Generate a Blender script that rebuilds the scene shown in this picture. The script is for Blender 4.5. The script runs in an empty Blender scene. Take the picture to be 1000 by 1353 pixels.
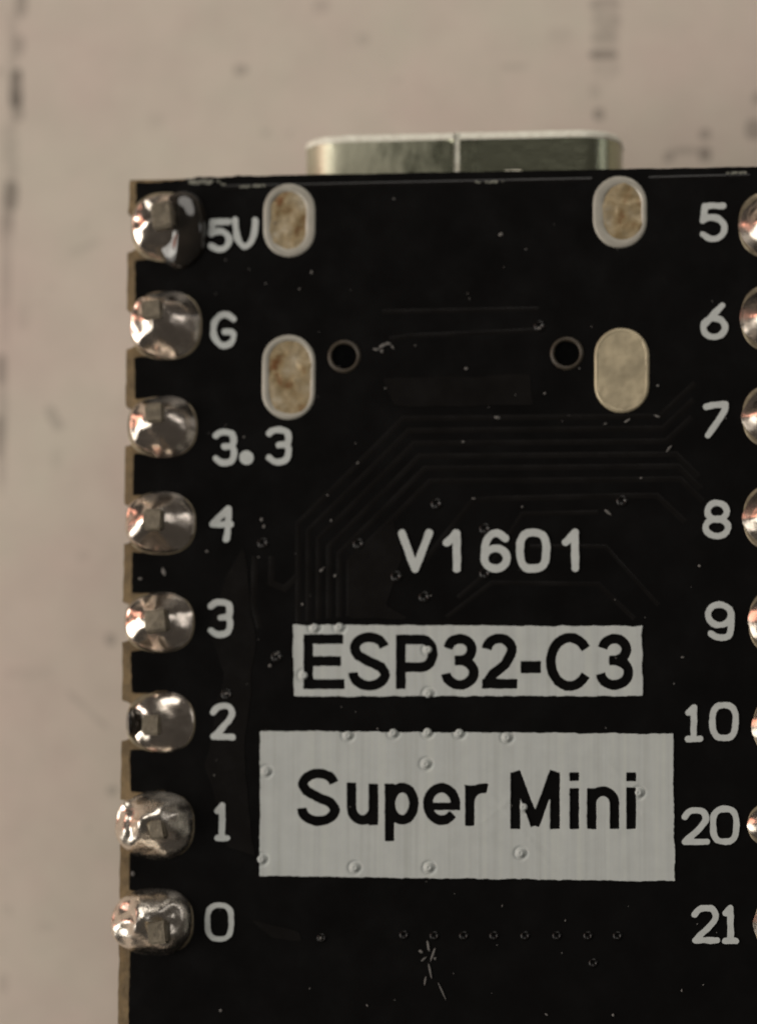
import bpy, bmesh, math, random
import numpy as np
from mathutils import Matrix, Vector, noise

# ------------------------------------------------------------------ camera, world, lamps, exposure
# 1 unit = 1 mm.  Board top at z = 0, board corner (top-left in the picture) at the origin.
sc = bpy.context.scene
CAM = np.array([16.85847, -18.31808, 89.75888])
RGT = np.array([0.99358222, 0.00488660, -0.11300657])
DWN = np.array([-0.00703981, -0.99445808, -0.10489790])
FWD = np.array([-0.11289289, 0.10502023, -0.98804147])
FPX = 4690.0
cam_d = bpy.data.cameras.new('camera')
cam = bpy.data.objects.new('camera', cam_d)
sc.collection.objects.link(cam)
cam.matrix_world = Matrix(((RGT[0], -DWN[0], -FWD[0], CAM[0]), (RGT[1], -DWN[1], -FWD[1], CAM[1]),
                           (RGT[2], -DWN[2], -FWD[2], CAM[2]), (0, 0, 0, 1)))
cam_d.sensor_fit = 'HORIZONTAL'
cam_d.sensor_width = 36.0
cam_d.lens = 36.0 * FPX / 1000.0
cam_d.clip_start = 1.0
cam_d.clip_end = 2000.0
cam_d.dof.use_dof = True
cam_d.dof.focus_distance = float(np.dot(np.array([8, -12, 2.7]) - CAM, FWD))
cam_d.dof.aperture_fstop = 0.075
sc.camera = cam

world = bpy.data.worlds.new('World')
sc.world = world
world.use_nodes = True
bgn = world.node_tree.nodes['Background']
bgn.inputs[0].default_value = (1.0, 0.90, 0.80, 1)
bgn.inputs[1].default_value = 0.052

def lamp(name, loc, size, power, col, aim=(8, -12, 0), sy=None):
    d = bpy.data.lights.new(name, 'AREA')
    d.shape = 'RECTANGLE' if sy else 'DISK'
    d.size = size
    if sy: d.size_y = sy
    d.energy = power
    d.color = col
    o = bpy.data.objects.new(name, d)
    sc.collection.objects.link(o)
    o.location = loc
    o.rotation_euler = (Vector(aim) - Vector(loc)).to_track_quat('-Z', 'Y').to_euler()
    return o
lamp('room_lamp', (-360, -26, 285), 285, 1000000, (1.0, 0.94, 0.86))
lamp('desk_lamp', (-190, -78, 98), 150, 108000, (1.0, 0.95, 0.87))
lamp('top_fill', (45, 195, 165), 205, 235000, (1.0, 0.945, 0.87))  # added fill from beyond the top edge, lifts socket lip and upper tabletop
lamp('pink_glint_fill', (-200, 44, 68), 84, 36000, (1.0, 0.46, 0.34))  # added light, tints glints pink in place of a reddish reflection
lamp('side_lamp', (250, 55, 75), 80, 17000, (1.0, 0.97, 0.94))

sc.view_settings.view_transform = 'Standard'
sc.view_settings.look = 'None'
sc.view_settings.exposure = 0.0
sc.view_settings.gamma = 1.0
sc.view_settings.use_curve_mapping = False
sc.render.engine = 'CYCLES'
sc.render.resolution_x, sc.render.resolution_y = 756, 1024

random.seed(7)
col = sc.collection
TABLE_Z = -9.7
BT = 1.0                     # board thickness
BW, BH = 17.9, 22.5          # board size
ROW0, PITCH = 1.42, 2.54

# ------------------------------------------------------------------ helpers
def at(px, py, z=0.0):
    """point of the plane z that the photograph shows at (px, py); arrays allowed"""
    px = np.asarray(px, float); py = np.asarray(py, float)
    d = FWD + ((px - 500) / FPX)[..., None] * RGT + ((py - 676.5) / FPX)[..., None] * DWN
    t = (np.asarray(z, float) - CAM[2]) / d[..., 2]
    return CAM + d * t[..., None]

def mesh_obj(name, verts, faces, mat, parent=None, smooth=False):
    m = bpy.data.meshes.new(name)
    m.from_pydata([tuple(map(float, v)) for v in verts], [], [tuple(map(int, f)) for f in faces])
    m.materials.append(mat)
    if smooth:
        m.polygons.foreach_set('use_smooth', [True] * len(m.polygons))
    m.update()
    o = bpy.data.objects.new(name, m)
    col.objects.link(o)
    o.parent = parent
    return o

def bm_obj(name, bm, mat, parent=None, smooth=False):
    bmesh.ops.recalc_face_normals(bm, faces=bm.faces)
    m = bpy.data.meshes.new(name)
    bm.to_mesh(m); bm.free()
    m.materials.append(mat)
    if smooth:
        m.polygons.foreach_set('use_smooth', [True] * len(m.polygons))
    o = bpy.data.objects.new(name, m)
    col.objects.link(o)
    o.parent = parent
    return o

def empty(name, loc, parent=None):
    o = bpy.data.objects.new(name, None)
    o.empty_display_size = 0.5
    col.objects.link(o)
    o.location = loc
    o.parent = parent
    return o

def field_sheet(name, F, xs, ys, to3d, mat, parent=None, thick=0.02, smooth=False):
    """filled sheet where F < 0 on the grid xs, ys (marching squares), with a skirt of depth thick.
    to3d(u, v) -> (n,3)"""
    ny, nx = F.shape
    idx = -np.ones((ny, nx), int)
    U, V = np.meshgrid(xs, ys)
    ins = F < 0
    idx[ins] = np.arange(ins.sum())
    pu = list(U[ins]); pv = list(V[ins])
    faces = []
    full = ins[:-1, :-1] & ins[1:, :-1] & ins[:-1, 1:] & ins[1:, 1:]
    anyi = ins[:-1, :-1] | ins[1:, :-1] | ins[:-1, 1:] | ins[1:, 1:]
    jj, ii = np.nonzero(full)
    for a, b, c, d in zip(idx[jj, ii], idx[jj, ii + 1], idx[jj + 1, ii + 1], idx[jj + 1, ii]):
        faces.append((a, b, c, d))
    ed = {}
    def cut(j0, i0, j1, i1):
        k = (j0, i0, j1, i1) if (j0, i0) < (j1, i1) else (j1, i1, j0, i0)
        if k not in ed:
            a, b = F[k[0], k[1]], F[k[2], k[3]]
            t = min(max(a / (a - b), 0.02), 0.98)
            pu.append(xs[k[1]] + t * (xs[k[3]] - xs[k[1]]))
            pv.append(ys[k[0]] + t * (ys[k[2]] - ys[k[0]]))
            ed[k] = len(pu) - 1
        return ed[k]
    rim = []
    jj, ii = np.nonzero(anyi & ~full)
    for j, i in zip(jj, ii):
        cs = [(j, i), (j, i + 1), (j + 1, i + 1), (j + 1, i)]
        poly = []; cr = []
        for k in range(4):
            a, b = cs[k], cs[(k + 1) % 4]
            if ins[a]: poly.append(idx[a])
            if ins[a] != ins[b]:
                c = cut(*a, *b); poly.append(c); cr.append(len(poly) - 1)
        if len(poly) >= 3:
            faces.append(tuple(poly))
            n = len(poly)
            cutset = [poly[q] for q in cr]
            for q in range(n):
                a, b = poly[q], poly[(q + 1) % n]
                if a in cutset and b in cutset and a != b and (n == 3 or len(cr) == 2 or (q in cr and (q + 1) % n in cr)):
                    rim.append((a, b))
    P = to3d(np.array(pu), np.array(pv))
    n0 = len(P)
    low = P.copy(); low[:, 2] -= thick
    used = sorted({v for e in rim for v in e})
    mp = {v: n0 + k for k, v in enumerate(used)}
    verts = list(P) + [low[v] for v in used]
    for a, b in rim:
        faces.append((b, a, mp[a], mp[b]))
    # picture y runs down: flip so the faces look up
    faces = [f[::-1] for f in faces]
    o = mesh_obj(name, verts, faces, mat, parent, smooth)
    return o

def seg_dist(X, Y, a, b):
    ax, ay = a; bx, by = b
    dx, dy = bx - ax, by - ay
    L = dx * dx + dy * dy + 1e-12
    t = np.clip(((X - ax) * dx + (Y - ay) * dy) / L, 0, 1)
    return np.hypot(X - ax - t * dx, Y - ay - t * dy)

def seg_box(X, Y, a, b, hw, e0=0.0, e1=0.0):
    """flat-capped stroke"""
    ax, ay = a; bx, by = b
    dx, dy = bx - ax, by - ay
    L = math.hypot(dx, dy) + 1e-9
    dx /= L; dy /= L
    u = (X - ax) * dx + (Y - ay) * dy
    v = (X - ax) * -dy + (Y - ay) * dx
    return np.maximum(np.maximum(-u - e0, u - L - e1), np.abs(v) - hw)

def wob(X, Y, s, amp, seed):
    """smooth wobble from a few sines"""
    r = np.random.RandomState(seed)
    o = np.zeros_like(X)
    for k in range(5):
        a = r.uniform(0, 6.28); f = r.uniform(0.5, 1.6) / s
        o += np.sin((X * math.cos(a) + Y * math.sin(a)) * f * 6.28 + r.uniform(0, 6.28))
    return o * amp / 2.2

# ------------------------------------------------------------------ materials
def mat(name):
    m = bpy.data.materials.new(name); m.use_nodes = True
    nt = m.node_tree
    return m, nt, nt.nodes['Principled BSDF']

def tex_noise(nt, scale, detail=4, rough=0.55, stretch=None, rot=0):
    tc = nt.nodes.new('ShaderNodeTexCoord')
    n = nt.nodes.new('ShaderNodeTexNoise')
    n.inputs['Scale'].default_value = scale
    n.inputs['Detail'].default_value = detail
    n.inputs['Roughness'].default_value = rough
    if stretch:
        mp = nt.nodes.new('ShaderNodeMapping')
        mp.inputs['Scale'].default_value = stretch
        mp.inputs['Rotation'].default_value = (0, 0, rot)
        nt.links.new(tc.outputs['Object'], mp.inputs[0]); nt.links.new(mp.outputs[0], n.inputs['Vector'])
    else:
        nt.links.new(tc.outputs['Object'], n.inputs['Vector'])
    return n.outputs['Fac']

def ramp(nt, src, stops):
    r = nt.nodes.new('ShaderNodeValToRGB')
    e = r.color_ramp.elements
    while len(e) < len(stops): e.new(0.5)
    for k, (p, c) in enumerate(stops):
        e[k].position = p
        e[k].color = (c, c, c, 1) if isinstance(c, (int, float)) else (*c, 1)
    nt.links.new(src, r.inputs[0])
    return r.outputs[0]

def bump(nt, b, src, strength, dist=0.05):
    n = nt.nodes.new('ShaderNodeBump')
    n.inputs['Strength'].default_value = strength
    n.inputs['Distance'].default_value = dist
    nt.links.new(src, n.inputs['Height'])
    nt.links.new(n.outputs[0], b.inputs['Normal'])

def simple(name, c, rough, metal=0.0, var=0.12, scale=3.0, rvar=0.1, bmp=0.0, bscale=20, bdist=0.03, spec=0.5, coat=0.0, stretch=None):
    m, nt, b = mat(name)
    c = np.array(c)
    f = tex_noise(nt, scale, stretch=stretch)
    nt.links.new(ramp(nt, f, [(0.3, tuple(c * (1 - var))), (0.7, tuple(np.minimum(c * (1 + var), 1)))]), b.inputs['Base Color'])
    f2 = tex_noise(nt, scale * 2.3, stretch=stretch)
    nt.links.new(ramp(nt, f2, [(0.3, max(rough - rvar, 0.02)), (0.7, rough + rvar)]), b.inputs['Roughness'])
    b.inputs['Metallic'].default_value = metal
    b.inputs['Specular IOR Level'].default_value = spec
    b.inputs['Coat Weight'].default_value = coat
    if bmp: bump(nt, b, tex_noise(nt, bscale, stretch=stretch), bmp, bdist)
    return m

M = {}
M['mask'] = simple('black_solder_mask', (0.0030, 0.0028, 0.0028), 0.24, var=0.2, scale=0.4, rvar=0.05, bmp=0.06, bscale=3, bdist=0.01, spec=0.35)
M['mask_copper'] = simple('solder_mask_over_copper', (0.0048, 0.0041, 0.0037), 0.26, var=0.2, scale=0.5, rvar=0.05, bmp=0.06, bscale=3, bdist=0.01, spec=0.4)
M['fr4'] = simple('bare_fibreglass', (0.20, 0.138, 0.066), 0.6, var=0.35, scale=3, bmp=0.5, bscale=14, bdist=0.05)
M['silk'] = simple('white_silkscreen_ink', (0.53, 0.555, 0.54), 0.5, var=0.06, scale=4, bmp=0.2, bscale=30, bdist=0.01, spec=0.3)
M['tin'] = simple('tinned_ring', (0.42, 0.40, 0.345), 0.5, metal=0.3, var=0.10, scale=2, bmp=0.1, bscale=6)
M['pin'] = simple('dull_cut_pin', (0.17, 0.145, 0.105), 0.5, metal=0.4, var=0.3, scale=6, bmp=0.4, bscale=14)
M['solder'] = simple('shiny_solder', (0.80, 0.71, 0.62), 0.20, metal=1.0, var=0.10, scale=2.5, rvar=0.06, bmp=0.12, bscale=4, bdist=0.06)
M['solder_dull'] = simple('frosty_solder', (0.82, 0.75, 0.66), 0.26, metal=1.0, var=0.14, scale=3.0, rvar=0.08, bmp=0.28, bscale=4.5, bdist=0.08)
M['pad'] = simple('tinned_pad_edge', (0.30, 0.25, 0.17), 0.4, metal=0.6, var=0.3, scale=4)
M['flux_shade'] = simple('resin_and_notch_shade', (0.022, 0.018, 0.014), 0.12, var=0.3, scale=2, rvar=0.05, spec=0.6, coat=0.5)
M['steel'] = simple('connector_steel', (0.36, 0.38, 0.30), 0.22, metal=1.0, var=0.16, scale=1.4, rvar=0.07, bmp=0.18, bscale=6, bdist=0.02, stretch=(3, 1, 1))
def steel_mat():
    m, nt, b = mat('reflection_toned_steel')
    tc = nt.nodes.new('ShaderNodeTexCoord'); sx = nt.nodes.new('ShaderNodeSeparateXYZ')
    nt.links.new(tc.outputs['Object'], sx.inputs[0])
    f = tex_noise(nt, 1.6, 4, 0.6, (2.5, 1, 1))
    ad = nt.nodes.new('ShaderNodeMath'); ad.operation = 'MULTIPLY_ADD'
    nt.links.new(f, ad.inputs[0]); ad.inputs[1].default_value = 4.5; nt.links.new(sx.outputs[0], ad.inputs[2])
    mr = nt.nodes.new('ShaderNodeMapRange'); mr.interpolation_type = 'SMOOTHSTEP'     # left half toned paler and duller, a reflection put into the colour
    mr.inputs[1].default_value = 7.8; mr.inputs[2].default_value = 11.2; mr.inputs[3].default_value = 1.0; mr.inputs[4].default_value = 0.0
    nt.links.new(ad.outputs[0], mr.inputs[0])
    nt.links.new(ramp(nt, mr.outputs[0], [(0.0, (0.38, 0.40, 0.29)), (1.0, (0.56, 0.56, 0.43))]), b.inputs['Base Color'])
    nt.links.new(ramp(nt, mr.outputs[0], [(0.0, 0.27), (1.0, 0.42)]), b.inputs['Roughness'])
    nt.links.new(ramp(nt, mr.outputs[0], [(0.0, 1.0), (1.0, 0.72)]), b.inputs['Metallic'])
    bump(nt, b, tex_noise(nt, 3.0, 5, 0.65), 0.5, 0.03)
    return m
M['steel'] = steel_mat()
M['lip'] = simple('bright_cut_steel_edge', (0.92, 0.89, 0.76), 0.5, metal=0.0, var=0.15, scale=6, bmp=0.4, bscale=10)
M['plastic'] = simple('black_plastic', (0.012, 0.012, 0.012), 0.35, bmp=0.1, bscale=15)
M['peg'] = simple('black_peg_plastic', (0.0025, 0.0025, 0.0025), 0.3, bmp=0.1, bscale=6, spec=0.03)
M['hole_rim'] = simple('peg_hole_rim', (0.06, 0.048, 0.034), 0.42, var=0.3, scale=4)
M['dust'] = simple('pale_dust', (0.16, 0.15, 0.14), 0.7, var=0.4, scale=2)
M['chip'] = simple('scraped_fibreglass', (0.20, 0.20, 0.165), 0.6, var=0.4, scale=5, bmp=0.4, bscale=12)

# printed panels: the same ink with fine vertical squeegee streaks
def streaky():
    m, nt, b = mat('white_silkscreen_ink_streaked')
    f = tex_noise(nt, 1.0, 3, 0.6, (5.5, 0.10, 1))
    g = tex_noise(nt, 2.2, 4, 0.6)
    mx = nt.nodes.new('ShaderNodeMix'); mx.data_type = 'RGBA'; mx.blend_type = 'MULTIPLY'
    mx.inputs[0].default_value = 1.0
    nt.links.new(ramp(nt, f, [(0.25, (0.465, 0.485, 0.46)), (0.5, (0.53, 0.555, 0.54)), (0.72, (0.57, 0.595, 0.56))]), mx.inputs[6])
    nt.links.new(ramp(nt, g, [(0.3, 0.92), (0.7, 1.0)]), mx.inputs[7])
    nt.links.new(mx.outputs[2], b.inputs['Base Color'])
    b.inputs['Roughness'].default_value = 0.5
    b.inputs['Specular IOR Level'].default_value = 0.3
    bump(nt, b, f, 0.08, 0.03)
    return m
M['panel'] = streaky()

def slot_mat():
    m, nt, b = mat('stained_slot_solder')
    f = tex_noise(nt, 1.9, 3, 0.5)
    c1 = ramp(nt, f, [(0.30, (0.18, 0.08, 0.025)), (0.42, (0.32, 0.24, 0.125)), (0.62, (0.42, 0.345, 0.225)), (0.82, (0.62, 0.57, 0.46))])
    nt.links.new(c1, b.inputs['Base Color'])
    b.inputs['Metallic'].default_value = 0.25
    b.inputs['Roughness'].default_value = 0.42
    bump(nt, b, tex_noise(nt, 4, 3), 0.2, 0.05)
    return m
M['slot'] = slot_mat()
M['slot_flat'] = simple('flat_tin_fill', (0.50, 0.43, 0.29), 0.45, metal=0.3, var=0.2, scale=2.0, bmp=0.15, bscale=4)

# tabletop: beige sheet with blurred grey marks
def table_mat():
    m, nt, b = mat('smudged_beige_tabletop')
    N, L = nt.nodes, nt.links
    tc = N.new('ShaderNodeTexCoord')
    def math_(op, a, b_=None, clamp=False):
        n = N.new('ShaderNodeMath'); n.operation = op; n.use_clamp = clamp
        for k, v in enumerate((a, b_)):
            if v is None: continue
            if isinstance(v, (int, float)): n.inputs[k].default_value = v
            else: L.new(v, n.inputs[k])
        return n.outputs[0]
    base = ramp(nt, tex_noise(nt, 0.22, 6, 0.62), [(0.3, (0.68, 0.565, 0.50)), (0.5, (0.685, 0.60, 0.52)), (0.7, (0.665, 0.615, 0.52))])
    fine = tex_noise(nt, 0.75, 5, 0.62)
    small = tex_noise(nt, 1.1, 3, 0.5)
    specks = ramp(nt, small, [(0.70, 0.0), (0.78, 0.30)])
    total = specks
    nz = N.new('ShaderNodeTexNoise'); nz.inputs['Scale'].default_value = 1.4; nz.inputs['Detail'].default_value = 3
    L.new(tc.outputs['Object'], nz.inputs['Vector'])
    def smudge(px, py, hx, hy, s, ang=0.0, rough=0.6):
        c = at(px, py, TABLE_Z)
        k = 1.0 / 49.0
        mp = N.new('ShaderNodeMapping'); mp.vector_type = 'TEXTURE'
        mp.inputs['Location'].default_value = (c[0], c[1], 0)
        mp.inputs['Rotation'].default_value = (0, 0, math.radians(ang))
        mp.inputs['Scale'].default_value = (hx * k, hy * k, 1)
        L.new(tc.outputs['Object'], mp.inputs[0])
        sx = N.new('ShaderNodeSeparateXYZ'); L.new(mp.outputs[0], sx.inputs[0])
        x2 = math_('POWER', math_('ABSOLUTE', sx.outputs[0]), 3.0)
        y2 = math_('POWER', math_('ABSOLUTE', sx.outputs[1]), 3.0)
        d = math_('SUBTRACT', 1.25, math_('ADD', x2, y2), True)
        d = math_('ADD', d, math_('MULTIPLY', math_('SUBTRACT', nz.outputs[0], 0.5), rough * 2.2))
        mr = N.new('ShaderNodeMapRange'); mr.interpolation_type = 'SMOOTHSTEP'
        mr.inputs[1].default_value = 0.35; mr.inputs[2].default_value = 1.15
        mr.inputs[4].default_value = s
        L.new(d, mr.inputs[0])
        # fade out well beyond the smudge so the noise never leaks
        return math_('MULTIPLY', mr.outputs[0], math_('LESS_THAN', math_('ADD', x2, y2), 1.25))
    for a in SMUDGES:
        total = math_('MAXIMUM', total, smudge(*a))
    mx = N.new('ShaderNodeMix'); mx.data_type = 'RGBA'
    L.new(total, mx.inputs[0]); L.new(base, mx.inputs[6])
    mx.inputs[7].default_value = (0.10, 0.088, 0.075, 1)
    m2 = N.new('ShaderNodeMix'); m2.data_type = 'RGBA'; m2.blend_type = 'MULTIPLY'; m2.inputs[0].default_value = 1
    L.new(mx.outputs[2], m2.inputs[6]); L.new(ramp(nt, fine, [(0.28, 0.92), (0.62, 1.0)]), m2.inputs[7])
    L.new(m2.outputs[2], b.inputs['Base Color'])
    b.inputs['Roughness'].default_value = 0.75
    b.inputs['Specular IOR Level'].default_value = 0.2
    bump(nt, b, tex_noise(nt, 1.5, 5), 0.15, 0.1)
    return m
SMUDGES = [
    (17, 130, 9, 170, 0.22, 1, 0.5), (8, 330, 9, 130, 0.24, 1, 0.5), (3, 560, 8, 110, 0.26, 0, 0.5),
    (28, 4, 11, 26, 0.55), (24, 60, 12, 18, 0.38), (21, 116, 12, 34, 0.85), (23, 150, 10, 14, 0.45), (12, 190, 14, 40, 0.22),
    (14, 257, 13, 26, 0.62), (9, 305, 12, 36, 0.42), (2, 488, 8, 30, 0.5), (0, 580, 8, 42, 0.5), (6, 420, 10, 50, 0.18),
    (800, 4, 26, 9, 0.40), (800, 28, 24, 16, 0.32), (798, 47, 24, 12, 0.32), (798, 72, 24, 8, 0.58), (800, 93, 26, 9, 0.20), (800, 50, 24, 75, 0.16, 0, 0.2), (801, 20, 22, 40, 0.22, 0, 0.3), (786, 118, 10, 16, 0.16),
    (883, 206, 10, 10, 0.42), (905, 199, 26, 7, 0.28), (931, 204, 11, 13, 0.55), (931, 177, 10, 10, 0.45), (996, 170, 14, 18, 0.40), (1000, 130, 10, 12, 0.4),
    (318, 92, 11, 9, 0.36), (425, 8, 16, 14, 0.20), (791, 150, 9, 11, 0.5), (112, 326, 28, 6, 0.16, 22), (71, 552, 9, 24, 0.26, 30),
    (146, 845, 10, 11, 0.5), (148, 1045, 9, 9, 0.5), (118, 940, 48, 6, 0.17, -42), (740, 45, 22, 14, 0.10), (480, 52, 10, 10, 0.16), (680, 88, 24, 6, 0.14),
    (205, 160, 16, 14, 0.10), (30, 420, 12, 24, 0.10), (75, 605, 10, 16, 0.10), (110, 735, 12, 9, 0.12), (35, 890, 44, 12, 0.08), (5, 1300, 10, 16, 0.16), (60, 1225, 16, 8, 0.08)]

# ------------------------------------------------------------------ the setting
tb = bmesh.new()
bmesh.ops.create_grid(tb, x_segments=1, y_segments=1, size=260)
table = bm_obj('tabletop', tb, table_mat())
table.data.transform(Matrix.Translation((8, -12, TABLE_Z)))
table['kind'] = 'structure'
table['label'] = 'smudged beige tabletop under the circuit board'

# ------------------------------------------------------------------ the board
board = empty('circuit_board', (BW / 2, -BH / 2, TABLE_Z))
board['label'] = 'black microcontroller board with white lettering and soldered pin rows'
board['category'] = 'circuit board'
class _P: pass
def adopt(o, parent):
    """parent o keeping its world coordinates (all meshes are written in world millimetres)"""
    o.parent = parent
    o.matrix_parent_inverse = (Matrix.Translation(board.location)).inverted()
    return o
PARENT_INV = Matrix.Translation(board.location).inverted()
def part(o, parent=None, label=None):
    if parent is None:
        o.parent = board
        o.matrix_parent_inverse = PARENT_INV
    else:
        o.parent = parent
    if label: o['label'] = label
    return o

# substrate outline with half-hole notches
NR = 0.52
def outline():
    pts = [(0.05, -0.02), (BW, 0.0)]
    for i in range(8):
        y = -(ROW0 + PITCH * i)
        for k in range(13):
            a = math.pi / 2 + math.pi * k / 12
            pts.append((BW + NR * 0.75 * math.cos(a), y + NR * math.sin(a)))
    pts += [(BW, -BH), (0, -BH)]
    for i in reversed(range(8)):
        y = -(ROW0 + PITCH * i)
        for k in range(13):
            a = -math.pi / 2 + math.pi * k / 12
            pts.append((NR * 0.75 * math.cos(a), y + NR * math.sin(a)))
    out = []
    for k, (x, y) in enumerate(pts):      # subdivide long runs, roughen slightly
        x1, y1 = pts[(k + 1) % len(pts)]
        n = max(1, int(math.hypot(x1 - x, y1 - y) / 0.16))
        for q in range(n):
            t = q / n
            X, Y = x + (x1 - x) * t, y + (y1 - y) * t
            j = 0.028 * noise.noise((X * 2.2, Y * 2.2, 3.1)) + 0.016 * noise.noise((X * 7, Y * 7, 9.0))
            if X < 0.4: X += j
            elif Y > -0.3: Y += j * (0.8 if X < 3 else 0.35)
            out.append((X, Y))
    return out
bm = bmesh.new()
f = bm.faces.new([bm.verts.new((x, y, 0)) for x, y in outline()])
if f.normal.z < 0: f.normal_flip()
r = bmesh.ops.extrude_face_region(bm, geom=[f])
bmesh.ops.translate(bm, verts=[v for v in r['geom'] if isinstance(v, bmesh.types.BMVert)], vec=(0, 0, -BT))
sub = part(bm_obj('substrate', bm, M['fr4']), label='tan fibreglass board edge')

SLOTS = [((348, 417), (242, 340)), ((783, 855), (232, 328)), ((346, 417), (442, 555)), ((785, 858), (433, 546))]
PEGS = [(455, 471), (749, 467)]
ZM = 0.03
# solder mask sheet, in millimetres
st = 0.06
xs = np.arange(-0.06, BW + 0.1, st); ys = np.arange(-0.06, BH + 0.1, st)
X, Y = np.meshgrid(xs, ys)
w = wob(X, Y, 1.4, 0.016, 3) + wob(X, Y, 0.35, 0.008, 4)
left_in = 0.235 + 0.0035 * (Y - 10)
F = np.maximum.reduce([left_in - X + w, X - (BW - 0.2), Y - BH + 0.05, -0.03 + np.clip(0.13 * (3.0 - X) / 3.0, 0, 0.2) - Y + w * np.where(X < 3.0, 1.5, 0.4)])
for i in range(8):
    yr = ROW0 + PITCH * i
    for side in (0, 1):
        xc = 0.98 if side == 0 else BW - 0.98
        qx = np.abs(X - (xc * 0.5 if side == 0 else (BW + xc) / 2)) - (xc * 0.5 if side == 0 else (BW - xc) / 2)
        box = np.maximum(qx, np.abs(Y - yr) - 0.73)
        F = np.maximum(F, -np.minimum(np.hypot(X - xc, Y - yr) - 0.77, box) - w)
for (x0, x1), (y0, y1) in SLOTS:
    hw = (x1 - x0) / 2 - 1.5
    a = at((x0 + x1) / 2, y0 + hw); b = at((x0 + x1) / 2, y1 - hw)
    F = np.maximum(F, -(seg_dist(X, Y, (a[0], -a[1]), (b[0], -b[1])) - hw * 0.0195))
for px, py in PEGS:
    a = at(px, py)
    F = np.maximum(F, -(np.hypot(X - a[0], Y + a[1]) - 0.33))
mask = part(field_sheet('solder_mask', F, xs, ys, lambda u, v: np.c_[u, -v, np.full(len(u), ZM)], M['mask'], thick=0.028), label='glossy black solder mask')

# ------------------------------------------------------------------ connector slots: tinned ring and solder fill
def stadium(cx, y0, y1, hw, n=14):
    """closed outline (px) of an upright stadium"""
    pts = []
    for k in range(n + 1):
        a = math.pi + math.pi * k / n
        pts.append((cx + hw * math.cos(a), y0 + hw + hw * math.sin(a)))
    for k in range(n + 1):
        a = math.pi * k / n
        pts.append((cx + hw * math.cos(a), y1 - hw + hw * math.sin(a)))
    return pts

def loft(name, rings, mat_, parent, smooth=True, cap=True):
    """rings: list of equally long closed 3-D loops"""
    n = len(rings[0]); V = []; Fc = []
    for r_ in rings: V += list(r_)
    for k in range(len(rings) - 1):
        for q in range(n):
            Fc.append((k * n + q, k * n + (q + 1) % n, (k + 1) * n + (q + 1) % n, (k + 1) * n + q))
    if cap: Fc.append(tuple(range((len(rings) - 1) * n, len(rings) * n)))
    bm = bmesh.new()
    bv = [bm.verts.new(tuple(map(float, v))) for v in V]
    for f_ in Fc: bm.faces.new([bv[i] for i in f_])
    return bm_obj(name, bm, mat_, parent, smooth)

SLOT_LABELS = ['upper oval solder slot beside the 5V marking', 'upper oval solder slot toward the 5 marking',
               'lower oval solder slot above the 3.3 marking', 'flat fully filled oval solder slot']
for si, ((x0, x1), (y0, y1)) in enumerate(SLOTS):
    cx = (x0 + x1) / 2; hw = (x1 - x0) / 2
    def ring3(inset, z, ox=0, oy=0):
        p = stadium(cx + ox, y0 + inset + oy, y1 - inset + oy, hw - inset)
        q = at([a for a, b in p], [b for a, b in p], 0.0)
        q = q.copy(); q[:, 2] = z
        for k in range(len(q)):
            q[k, :2] += 0.012 * noise.noise((q[k, 0] * 3, q[k, 1] * 3, si * 5.0 + inset))
        return q
    flat = si == 3
    slot = part(empty('connector_slot', (0, 0, 0)), label=SLOT_LABELS[si])
    slot.matrix_parent_inverse = PARENT_INV
    ox = {0: -1.5, 1: 3.5, 2: 1.5, 3: 0}[si]
    inner = 10.8 if si != 2 else 7.6
    if flat:
        loft('ring', [ring3(0, 0.0), ring3(0.3, 0.045), ring3(2.5, 0.075), ring3(5, 0.07), ring3(7, 0.03)], M['slot_flat'], slot, cap=False)
        inner = 6.2
    else:
        loft('ring', [ring3(0, 0.0), ring3(0.4, 0.04), ring3(2.4, 0.052), ring3(inner * 0.5, 0.056, ox * .5), ring3(inner * 0.85, 0.054, ox), ring3(inner, 0.042, ox), ring3(inner + 1.8, 0.0, ox)],
             M['tin'], slot, cap=False)
    # bumpy fill
    fx0, fx1, fy0, fy1 = x0 + inner - 1.5 + ox, x1 - inner + 1.5 + ox, y0 + inner - 1.5, y1 - inner + 1.5
    gx = np.arange(fx0 - 1, fx1 + 2, 1.25); gy = np.arange(fy0 - 1, fy1 + 2, 1.25)
    GX, GY = np.meshgrid(gx, gy)
    fh = (fx1 - fx0) / 2
    FF = seg_dist(GX, GY, ((fx0 + fx1) / 2, fy0 + fh), ((fx0 + fx1) / 2, fy1 - fh)) - fh
    def fill3(u, v, flat=flat, si=si):
        q = at(u, v, 0.0).copy()
        amp = 0.010 if flat else 0.026
        b0 = 0.066 if flat else 0.030
        for k in range(len(q)):
            X_, Y_ = q[k, 0], q[k, 1]
            n1 = noise.noise((X_ * 2.6, Y_ * 2.6, si * 7.7)); n2 = noise.noise((X_ * 6, Y_ * 6, si * 3.3 + 2)); n3 = noise.noise((X_ * 13, Y_ * 13, si * 1.3 + 4))
            q[k, 2] = b0 + amp * (1.3 * n1 + 0.6 * n2 + 0.12 * n3)
        return q
    o = field_sheet('solder_fill', FF, gx, gy, fill3, M['slot_flat'] if flat else M['slot'], slot, thick=0.1, smooth=True)

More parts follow.
